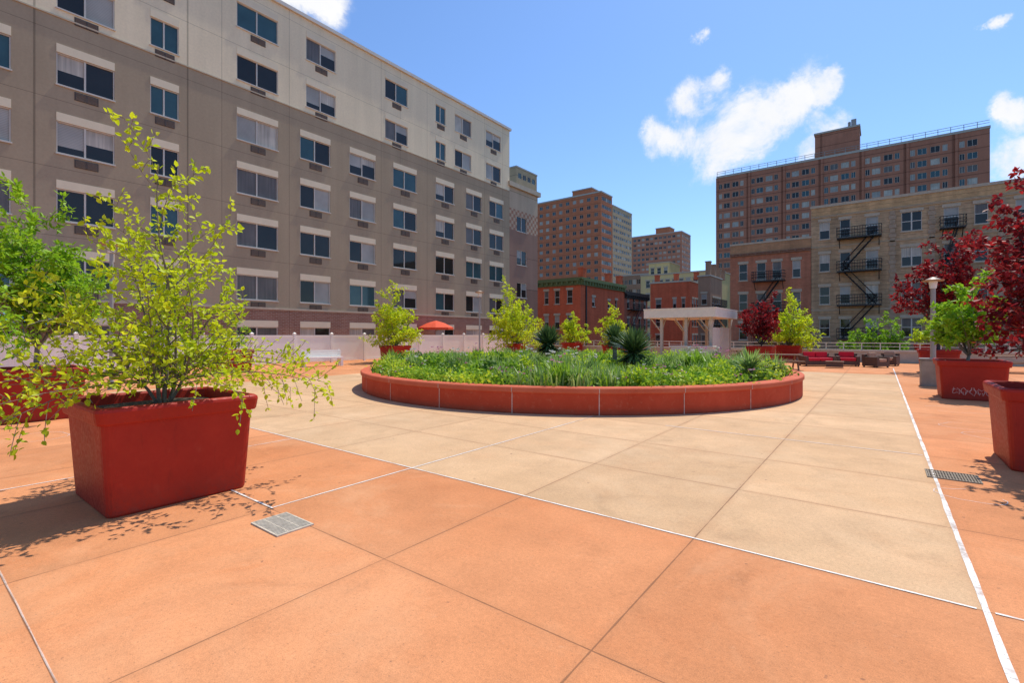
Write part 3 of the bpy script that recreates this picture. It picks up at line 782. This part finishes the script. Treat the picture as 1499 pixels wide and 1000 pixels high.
def leaves_mesh(rn,lv,size,width,mats):
    n=len(lv); P=np.array([a for a,_ in lv]); D=np.array([b for _,b in lv])
    R1=rn.normal(0,1,(n,3)); d=D*.5+R1*.75+np.array([0,0,-.1]); d/=np.linalg.norm(d,axis=1)[:,None]
    s=np.cross(d,rn.normal(0,1,(n,3))*.6+np.array([0,0,1])); s/=np.linalg.norm(s,axis=1)[:,None]+1e-6
    nn=np.cross(s,d); l=size*rn.uniform(.6,1.2,(n,1)); w=l*width
    P=P+d*l*.15+rn.normal(0,.012,(n,3))
    V=np.stack([P, P+d*l*.3+s*w*.5+nn*w*.15, P+d*l*.68+s*w*.38+nn*w*.12, P+d*l-nn*w*.12, P+d*l*.68-s*w*.38+nn*w*.12, P+d*l*.3-s*w*.5+nn*w*.15],1).reshape(-1,3)
    me=bpy.data.meshes.new('crown')
    me.vertices.add(n*6); me.vertices.foreach_set('co',V.ravel())
    idx=(np.arange(n)[:,None]*6+np.array([0,1,2,3,0,3,4,5])).ravel()
    me.loops.add(n*8); me.loops.foreach_set('vertex_index',idx)
    me.polygons.add(n*2); me.polygons.foreach_set('loop_start',np.arange(n*2)*4); me.polygons.foreach_set('loop_total',np.full(n*2,4))
    for m in mats: me.materials.append(m)
    me.update(calc_edges=True); me.validate(); return me
def tree(name,label,x,y,z,h,spread,leafm,barkm,seed,stems=5,lsize=.07,lw=.5,step=.13,lf=4,br=.75,wig=.1,group=None,clear=0.,trunk_r=.03,low=None,lowup=.3,lown=None,sl=1.,fw=.55,hl=.85):
    rn=np.random.default_rng(seed); segs=[];lv=[]
    T=empty(name,(x,y,z),label,'tree',group)
    P=dict(step=step,wig=wig,br=br,bare=[.12,.1,.2],lf=lf,upk=.3,sl=sl,fw=fw)
    base=np.zeros(3)
    if clear>0:
        q=np.array([.03,.02,clear]); segs.append((base,q,trunk_r*1.4,trunk_r*1.1)); base=q
    hh=h-clear
    for k in range(stems):
        a=2*math.pi*k/stems+rn.uniform(-.4,.4)
        if k==0: d=np.array([.02,0,1.]); L=hh*.97
        else:
            ln=rn.uniform(.3,1.0); sl_=math.atan2(spread*ln,hh*.62)
            d=np.array([math.cos(a)*math.sin(sl_),math.sin(a)*math.sin(sl_),math.cos(sl_)]); L=math.hypot(spread*ln*.9,hh*(hl-.4*ln))*rn.uniform(.82,1.05)
        off=base+np.array([math.cos(a),math.sin(a),0])*(.05 if clear==0 else .0)
        grow(rn,segs,lv,off,nrm(d),L,trunk_r,0,2,.03 if k else .12,P,.05 if k==0 else None)
    if clear==0:
        ls=low or spread
        for k in range(lown if lown is not None else stems+2):
            a=2.399*k+rn.uniform(-.3,.3); d=nrm(np.array([math.cos(a),math.sin(a),lowup+rn.uniform(-.15,.25)])); grow(rn,segs,lv,base+np.array([0,0,.15+.3*rn.random()]),d,ls*rn.uniform(.7,1.08),trunk_r*.5,1,2,-.045,P)
    mb=MB()
    for p,q,a,b in segs: mb.tube(p,q,max(a,.003),max(b,.002),5 if a<.02 else 8,0,False)
    mb.obj('trunk',[barkm],T,smooth=True)
    put('crown',leaves_mesh(rn,lv,lsize,lw,[leafm]),T)
    print('TREE',name,seed,len(lv),'top',max(p[0][2] for p in lv))
L_t1=leafmat('leaves_yellow_green',(.40,.56,.010),(.74,.80,.03),.5)
L_t2=leafmat('leaves_fresh_green',(.18,.38,.012),(.42,.64,.035),.45)
L_red=leafmat('leaves_dark_red',(.10,.008,.012),(.46,.028,.032),.5)

# ---- red planters
rings=[rrect(.585,.585,.06,0.),rrect(.595,.595,.07,.02),rrect(.612,.612,.07,.30),rrect(.645,.645,.08,.84)]
pm=MB(); pm.loft(rings,closed_bot=True); PME=pm.mesh('tub',[M_plant],False)
pm=MB(); pm.loft([rrect(.645,.645,.08,.841),rrect(.675,.675,.08,.845),rrect(.682,.682,.08,.86),rrect(.695,.695,.08,.96),rrect(.69,.69,.08,.985),rrect(.67,.67,.08,1.0),rrect(.635,.635,.07,1.0),rrect(.62,.62,.07,.98),rrect(.61,.61,.07,.86)])
RME=pm.mesh('rim',[M_plant])
pm=MB(); pm.loft([rrect(.62,.62,.1,.88),rrect(.3,.3,.1,.93)],closed_top=True); SME=pm.mesh('soil',[M_soil])
def planter(x,y,label,rz=0):
    E=empty('tree_planter',(x,y,.002),label,'planter','red planters on the plaza')
    put('tub',PME,E); put('rim',RME,E); put('soil',SME,E); return E
PL=[((-6.05,1.83),'big red square planter with leafy yellow green tree'),
((-13.3,1.9),'red square planter holding a fresh green tree'),
((-22.4,9.3),'red planter near the white fence'),
((-23,18.7),'red planter near the white fence'),
((-21,28),'red planter behind the round flower bed'),
(at(838,40),'red planter by the far parapet'),
(at(900,33),'red planter behind the round flower bed'),
(at(1114,27.5),'red planter holding a small dark red tree'),
(at(1155,30),'red planter holding a small lime green tree'),
((1.85,8.9),'big red planter with purple leaved tree by the white line'),
((1.85,17.2),'red planter with white chalk doodles on its side'),
((2.0,27.9),'red planter by the parapet seating area'),
(at(1358,31.),'red planter by the parapet')]
for (x,y),l in PL: PP=planter(x,y,l)
mb=MB()
def chalkline(pts,w=.006):
    i=len(mb.v)
    def P(x,z): return (x,-(.612+(z-.3)*.0611+.006) if z>.3 else -(.595+(z-.02)*.0607+.006),z)
    for k,(a,b) in enumerate(pts):
        c,d=pts[min(k+1,len(pts)-1)]; e,f=pts[max(k-1,0)]
        L=math.hypot(c-e,d-f)+1e-6; nx,nz=-(d-f)/L*w/2,(c-e)/L*w/2
        mb.v+=[P(a+nx,b+nz),P(a-nx,b-nz)]
        if k: mb.f.append((i+2*k-2,i+2*k-1,i+2*k+1,i+2*k)); mb.m.append(0)
rn=random.Random(9)
pts=[]
for k in range(60):
    t=k/59
    pts.append((-.40+.80*t+.045*math.sin(k*1.1),.22+.07*math.sin(k*.83)+.04*math.sin(k*2.3+1)+rn.uniform(-.01,.01)))
chalkline(pts,.007)
o=mb.obj('chalk_drawing',[M_chalk],None,(1.85,17.2,.002)); tag(o,'white chalk doodle drawn on a red planter','drawing')

tree('lime_tree','multi stemmed small tree with yellow green spring leaves in red planter',-6.0,1.83,.90,2.62,.98,L_t1,M_bark,75,stems=9,lsize=.062,lw=.64,step=.098,lf=3,br=.78,trunk_r=.018,low=1.6,lowup=.34,lown=21,hl=.9,sl=.88,wig=.07)
tree('green_tree','bushy tree with fresh green leaves in red planter',-13.3,1.9,.9,3.3,1.6,L_t2,M_bark,22,stems=14,lsize=.12,lw=.42,step=.13,lf=5,br=.9,trunk_r=.035,clear=.5)
g2='small trees in red planters'
tree('lime_tree','young lime green tree in red planter by the fence',-23,18.7,.9,3.5,1.8,L_t1,M_bark,23,10,.16,.5,.18,4,.85,group=g2)
tree('lime_tree','young lime green tree behind the round bed',-21,28,.9,4.2,2.6,L_t1,M_bark,24,12,.18,.5,.22,4,.85,group=g2)
x,y=at(838,40); tree('lime_tree','small lime green tree by far parapet',x,y,.9,2.5,1.5,L_t1,M_bark,25,9,.17,.5,.18,4,.85,group=g2)
x,y=at(900,33); tree('lime_tree','small yellow green shrub behind the yucca',x,y,.9,2.4,1.2,L_t1,M_bark,26,9,.16,.5,.18,4,.85,group=g2)
tree('shrub_tree','small green shrub in red planter',-22.4,9.3,.9,1.5,.9,L_t2,M_bark,36,6,.12,.5,.18,3,.8,group=g2)
x,y=at(1114,27.5); tree('plum_tree','small dark red leaved tree in red planter',x,y,.9,2.9,1.45,L_red,M_barkd,27,12,.14,.6,.17,4,.88,group=g2,clear=.15)
x,y=at(1155,30); tree('lime_tree','small lime green tree in red planter',x,y,.9,3.0,1.7,L_t1,M_bark,28,10,.16,.5,.18,4,.88,group=g2)
tree('plum_tree','purple leaved plum tree with dense crown in red planter',1.85,8.9,.9,2.8,2.05,L_red,M_barkd,33,16,.080,.62,.108,4,.82,clear=.45,trunk_r=.03)
tree('green_tree','small upright green tree in red planter',1.80,17.2,.9,2.2,1.15,L_t2,M_bark,30,13,.13,.5,.13,5,.9,clear=.2,trunk_r=.03)
tree('plum_tree','tall purple leaved plum tree in red planter',2.0,27.9,.9,5.0,2.1,L_red,M_barkd,31,12,.16,.6,.2,4,.85,clear=1.0,trunk_r=.05)
x,y=at(1358,31); tree('lime_tree','small lime green shrub by the parapet',x,y,.9,1.9,1.0,L_t1,M_bark,32,7,.14,.5,.18,4,.8)
for i,(u,d,tp,sp) in enumerate([(1270,36,479,1.7),(1306,37,490,1.4)]):
    x,y=at(u,d); y=max(y,39); tree('street_tree','green street tree rising beyond the parapet',x,y,-4,zat(tp,d)+4.6,sp,L_t2,M_bark,50+i,10,.2,.5,.22,5,.9,clear=3.2,trunk_r=.08,group='street trees beyond the parapet')

# ------------------------------------------------------------ shelter
def shelter():
    x0,x1,y0,y1,z=-10.7,-7.05,26.9,31.5,3.10
    E=empty('shelter',((x0+x1)/2,(y0+y1)/2,0),'cream open shelter with flat solid roof on braced posts','shelter')
    mb=MB(); mb.box(x0-.14,x1+.14,y0-.14,y1+.14,z-.50,z-.04); mb.box(x0-.16,x1+.16,y0-.16,y1+.16,z-.039,z+.02)
    mb.obj('roof',[mat('cream_shelter_paint',(.76,.70,.58),.6,.08)],E,world=True)
    post=MB(); post.box(-.075,.075,-.075,.075,0,z-.502)
    post.tube((0,0,z-1.35),(-.62,0,z-.54),.035,.035,4); post.tube((0,0,z-1.35),(0,.62,z-.54),.035,.035,4)
    M_sp=mat('beige_post_paint',(.48,.42,.33),.6,.1)
    pm=post.mesh('post',[M_sp])
    for px in(x0+.75,(x0+x1)/2+.3,x1-.2):
        for py in(y0+.3,y1-.3): put('post',pm,E,(px,py,0),world=True)
    M_sc=mat('screen_panel_paint',(.62,.57,.48),.6,.08)
    for a,b in((y0+.4,y0+2.2),(y0+2.3,y1-.4)):
        mb=MB(); mb.box(x1-.22,x1-.18,a,b,.12,2.05); mb.obj('screen_panel',[M_sc],E,world=True)
    mb=MB(); mb.box(x1-2.1,x1+.1,y0-.5,y0+.1,0,.98); mb.box(x1-2.15,x1+.15,y0-.55,y0+.15,.981,1.05)
    o=mb.obj('counter',[mat('counter_paint',(.60,.56,.49),.6,.08)],None); tag(o,'pale grey built in counter under the shelter','counter')
shelter()

# ------------------------------------------------------------ furniture
def cushion(mb,x0,x1,y0,y1,z0,z1,m=0):
    cx,cy=(x0+x1)/2,(y0+y1)/2; hx,hy=(x1-x0)/2,(y1-y0)/2
    rs=[]
    for z,k in((z0,.02),(z0+.03,.005),(z1-.04,.0),(z1,.02)):
        rs.append([(cx+a,cy+b,z) for a,b,_ in rrect(hx-k,hy-k,.03,0,4)])
    mb.loft(rs,m,True,True)
def sofa(u,d,w,rz,label,cm=M_cush,name='outdoor_sofa',cat='sofa'):
    x,y=at(u,d); E=empty(name,(x,y,0),label,cat,'wicker lounge furniture'); E.rotation_euler=(0,0,rz)
    mb=MB(); h=w/2
    mb.box(-h,h,-.40,.40,.06,.28); mb.box(-h,-h+.14,-.40,.28,.281,.52); mb.box(h-.14,h,-.40,.28,.281,.52)
    mb.box(-h,h,.30,.42,.281,.64)
    for sx in(-h+.06,h-.06):
        for sy in(-.34,.34): mb.box(sx-.03,sx+.03,sy-.03,sy+.03,0,.059)
    mb.obj('frame',[M_wicker],E)
    n=max(1,int(w/.7)); iw=(w-.3)/n
    for k in range(n):
        mb=MB(); a=-h+.15+k*iw; cushion(mb,a+.01,a+iw-.01,-.40,.20,.282,.44); mb.obj('seat_cushion',[cm],E,smooth=False)
        mb=MB(); cushion(mb,a+.01,a+iw-.01,.14,.29,.442,.74); mb.obj('back_cushion',[cm],E)
sofa(1196,25.5,1.5,.55,'brown wicker two seat sofa with bright red cushions')
sofa(1240,25.5,1.0,.2,'brown wicker armchair with red cushions',name='outdoor_armchair',cat='armchair')
sofa(1282,24.5,.8,.9,'brown wicker armchair with tan cushion',M_tanc,'outdoor_armchair','armchair')
sofa(1301,25.8,.8,-.2,'brown wicker armchair with tan cushion',M_tanc,'outdoor_armchair','armchair')
x,y=at(1222,24.0)
E=empty('coffee_table',(x,y,0),'low brown wicker coffee table between sofas','table')
mb=MB(); mb.box(-.35,.35,-.25,.25,.05,.30); mb.obj('base',[M_wicker],E)
mb=MB(); mb.box(-.38,.38,-.28,.28,.301,.33); mb.obj('top',[M_wood],E)
def picnic(u,d,rz,label):
    x,y=at(u,d); E=empty('picnic_table',(x,y,0),label,'picnic table','wooden picnic tables'); E.rotation_euler=(0,0,rz)
    mb=MB()
    for k in range(5): mb.box(-.9,.9,-.36+k*.146,-.36+k*.146+.13,.68,.72)
    mb.obj('top',[M_wood],E)
    for s in(-1,1):
        mb=MB()
        for k in range(2): mb.box(-.9,.9,s*.68-.14+k*.145,s*.68-.14+k*.145+.13,.40,.44)
        mb.obj('bench',[M_wood],E)
        mb=MB(); mb.tube((s*.65,-.7,0),(s*.65,-.25,.679),.04,.04,4); mb.tube((s*.65,.7,0),(s*.65,.25,.679),.04,.04,4); mb.box(s*.65-.03,s*.65+.03,-.8,.8,.33,.399)
        mb.obj('leg',[M_wood],E)
picnic(1142,23,.3,'brown wooden picnic table beside the round bed')
picnic(1082,30,1.2,'brown wooden picnic table near the shelter')
picnic(1484,21,.2,'brown wooden picnic table near the parapet')
x,y=at(472,25.2)
E=empty('white_bench',(x,y,0),'long white bench in front of the vinyl fence','bench'); E.rotation_euler=(0,0,1.35)
mb=MB(); mb.box(-1.05,1.05,-.24,.24,.40,.48); mb.obj('seat',[M_vinyl],E)
mb=MB()
for k in range(3): mb.box(-1.05,1.05,.241,.28,.50+k*.12,.60+k*.12)
mb.obj('backrest',[M_vinyl],E)
for s in(-.95,.95):
    mb=MB(); mb.box(s-.06,s+.06,-.22,-.10,0,.399); mb.box(s-.06,s+.06,.10,.22,0,.399); mb.box(s-.06,s+.06,.281,.33,.3,.86); mb.obj('leg',[M_vinyl],E)

def umbrella(u,d,rad,ztop,m,label):
    x,y=at(u,d); E=empty('patio_umbrella',(x,y,0),label,'umbrella','patio umbrellas behind the fence')
    mb=MB(); n=8
    for k in range(n):
        a,b=2*math.pi*k/n,2*math.pi*(k+1)/n
        A=(rad*math.cos(a),rad*math.sin(a),ztop-.55);B_=(rad*math.cos(b),rad*math.sin(b),ztop-.55)
        mA=(rad*.5*math.cos(a),rad*.5*math.sin(a),ztop-.2);mB=(rad*.5*math.cos(b),rad*.5*math.sin(b),ztop-.2)
        mb.quad(A,B_,mB,mA); mb.tri(mA,mB,(0,0,ztop)); mb.quad((A[0],A[1],A[2]-.15),(B_[0],B_[1],B_[2]-.15),B_,A)
    mb.obj('canopy',[m],E)
    mb=MB(); mb.tube((0,0,0),(0,0,ztop+.08),.025,.025,8); mb.tube((0,0,0),(0,0,.08),.28,.25,12); mb.obj('pole',[M_grey],E)
umbrella(638,37.6,1.35,2.75,M_canv,'orange red patio umbrella behind the white fence')
umbrella(35,19.2,1.7,2.75,M_canvb,'blue patio umbrella behind the white fence')
M_lens=mat('lens_white',(.7,.7,.66),.3,.02); M_shade=mat('shade_brown',(.30,.20,.13),.5,.1)
def lamp(u,d,h,label,r=.055):
    x,y=at(u,d); E=empty('street_lamp',(x,y,0),label,'lamp post','lamp posts on the plaza')
    mb=MB(); mb.tube((0,0,0),(0,0,.25),r*1.8,r*1.5,12); mb.tube((0,0,.25),(0,0,h-.3),r,r*.85,12); mb.obj('pole',[M_grey],E,smooth=False)
    mb=MB(); mb.tube((0,0,h-.3),(0,0,h-.06),.09,.12,12); mb.obj('lamp_lens',[M_lens],E)
    mb=MB(); mb.tube((0,0,h-.06),(0,0,h-.02),.28,.30,20); mb.tube((0,0,h-.02),(0,0,h+.08),.24,.05,20); mb.obj('lamp_shade',[M_shade],E)
lamp(702,31,4.4,'slim grey lamp post with disc shade by the fence')
lamp(163,14.5,4.4,'slim grey lamp post with disc shade behind the trees')
lamp(1366,16.2,3.5,'grey lamp post beside a utility box',.08)
x,y=at(1361,15.6)
E=empty('utility_box',(x,y,0),'grey concrete utility pedestal beside the lamp post','utility box')
M_ub=mat('weathered_grey_concrete',(.30,.27,.22),.9,.2,4)
mb=MB(); mb.loft([rrect(.24,.24,.04,0),rrect(.24,.24,.04,.80),rrect(.21,.21,.04,.84)],closed_top=True); mb.obj('body',[M_ub],E)
mb=MB(); mb.box(-.26,.26,-.26,.26,.845,.89); mb.obj('lid',[M_grey],E)

# ------------------------------------------------------------ light, sky
el=math.radians(62); az=math.radians(5)
Sv=Vector((math.sin(az)*math.cos(el),math.cos(az)*math.cos(el),math.sin(el)))
sd=bpy.data.lights.new('sun','SUN'); sd.energy=4.5; sd.angle=math.radians(.53); sd.color=(1,.94,.84)
so=bpy.data.objects.new('sun',sd); COL.objects.link(so); so.rotation_euler=Sv.to_track_quat('Z','Y').to_euler(); so.location=(0,0,60)
w=bpy.data.worlds.new('World'); scene.world=w; w.use_nodes=True
t=NT(w.node_tree); bg=t.n['Background']
sky=t.new('ShaderNodeTexSky'); sky.sky_type='NISHITA'; sky.sun_disc=False; sky.sun_elevation=el; sky.sun_rotation=az
sky.air_density=1.0; sky.dust_density=.4; sky.ozone_density=1.5
bg.inputs[1].default_value=.15
gen=t.new('ShaderNodeTexCoord').outputs['Generated']
def cdir(u,v):
    tt=(u-749.5)/F; d=Vector((CA*tt-SA,SA*tt+CA,(490-v)/F)); return d.normalized(),d.length
nz=t.noise(9,10,.66,gen,.4); nzc=t.vm('SUBTRACT',t.comb(t.noise(5,7,.65,gen),t.noise(6.3,7,.65,gen),t.noise(5.7,7,.65,gen)),(.5,.5,.5))
wp=t.vm('ADD',gen,t.vm('SCALE',nzc,.12))
acc=None
for u,v,r in[(1180,135,42),(1213,125,25),(1125,165,46),(1070,185,42),(1010,150,28),(1045,230,38),(958,205,26),(1000,205,28),(1095,205,36),(1050,128,20),
             (470,2,42),(425,-10,40),(1485,238,40),(1490,172,24),(1215,190,30),(1185,212,22),(1482,38,15),(1455,42,12),(1027,60,15),(-300,100,120),(1800,150,160),(-200,-100,150)]:
    c,L=cdir(u,v); rad=r/F/L*1.2
    b=t.m('SUBTRACT',1.,t.m('DIVIDE',t.vm('DISTANCE',wp,tuple(c)),rad))
    b=t.m('MAXIMUM',b,0.)
    acc=b if acc is None else t.m('ADD',acc,b)
acc=t.m('MINIMUM',acc,.75)
den=t.m('ADD',acc,t.m('MULTIPLY',t.m('SUBTRACT',nz,.5),2.6))
msk=t.m('MULTIPLY',t.mr(den,.0,.85,0,1,True),t.mr(acc,.0,.35,0,1))
tint=t.vm('MULTIPLY',sky.outputs[0],(.84,1.05,1.30))
cc=t.mix(t.mr(t.noise(9,5,.6,gen),.35,.65),(5.9,6.1,6.5),(6.7,6.7,6.75))
t.put(bg.inputs[0],t.mix(msk,tint,cc))

# ------------------------------------------------------------ camera
cd=bpy.data.cameras.new('camera'); cam=bpy.data.objects.new('camera',cd); COL.objects.link(cam)
cam.location=(0,0,H); cam.rotation_euler=(math.pi/2,0,math.atan2(SA,CA)); cd.lens=17.0; cd.sensor_width=36; cd.shift_y=-10/1499
cd.clip_start=.05; cd.clip_end=6000; scene.camera=cam
scene.view_settings.view_transform='Standard'; scene.view_settings.look='None'; scene.view_settings.exposure=0
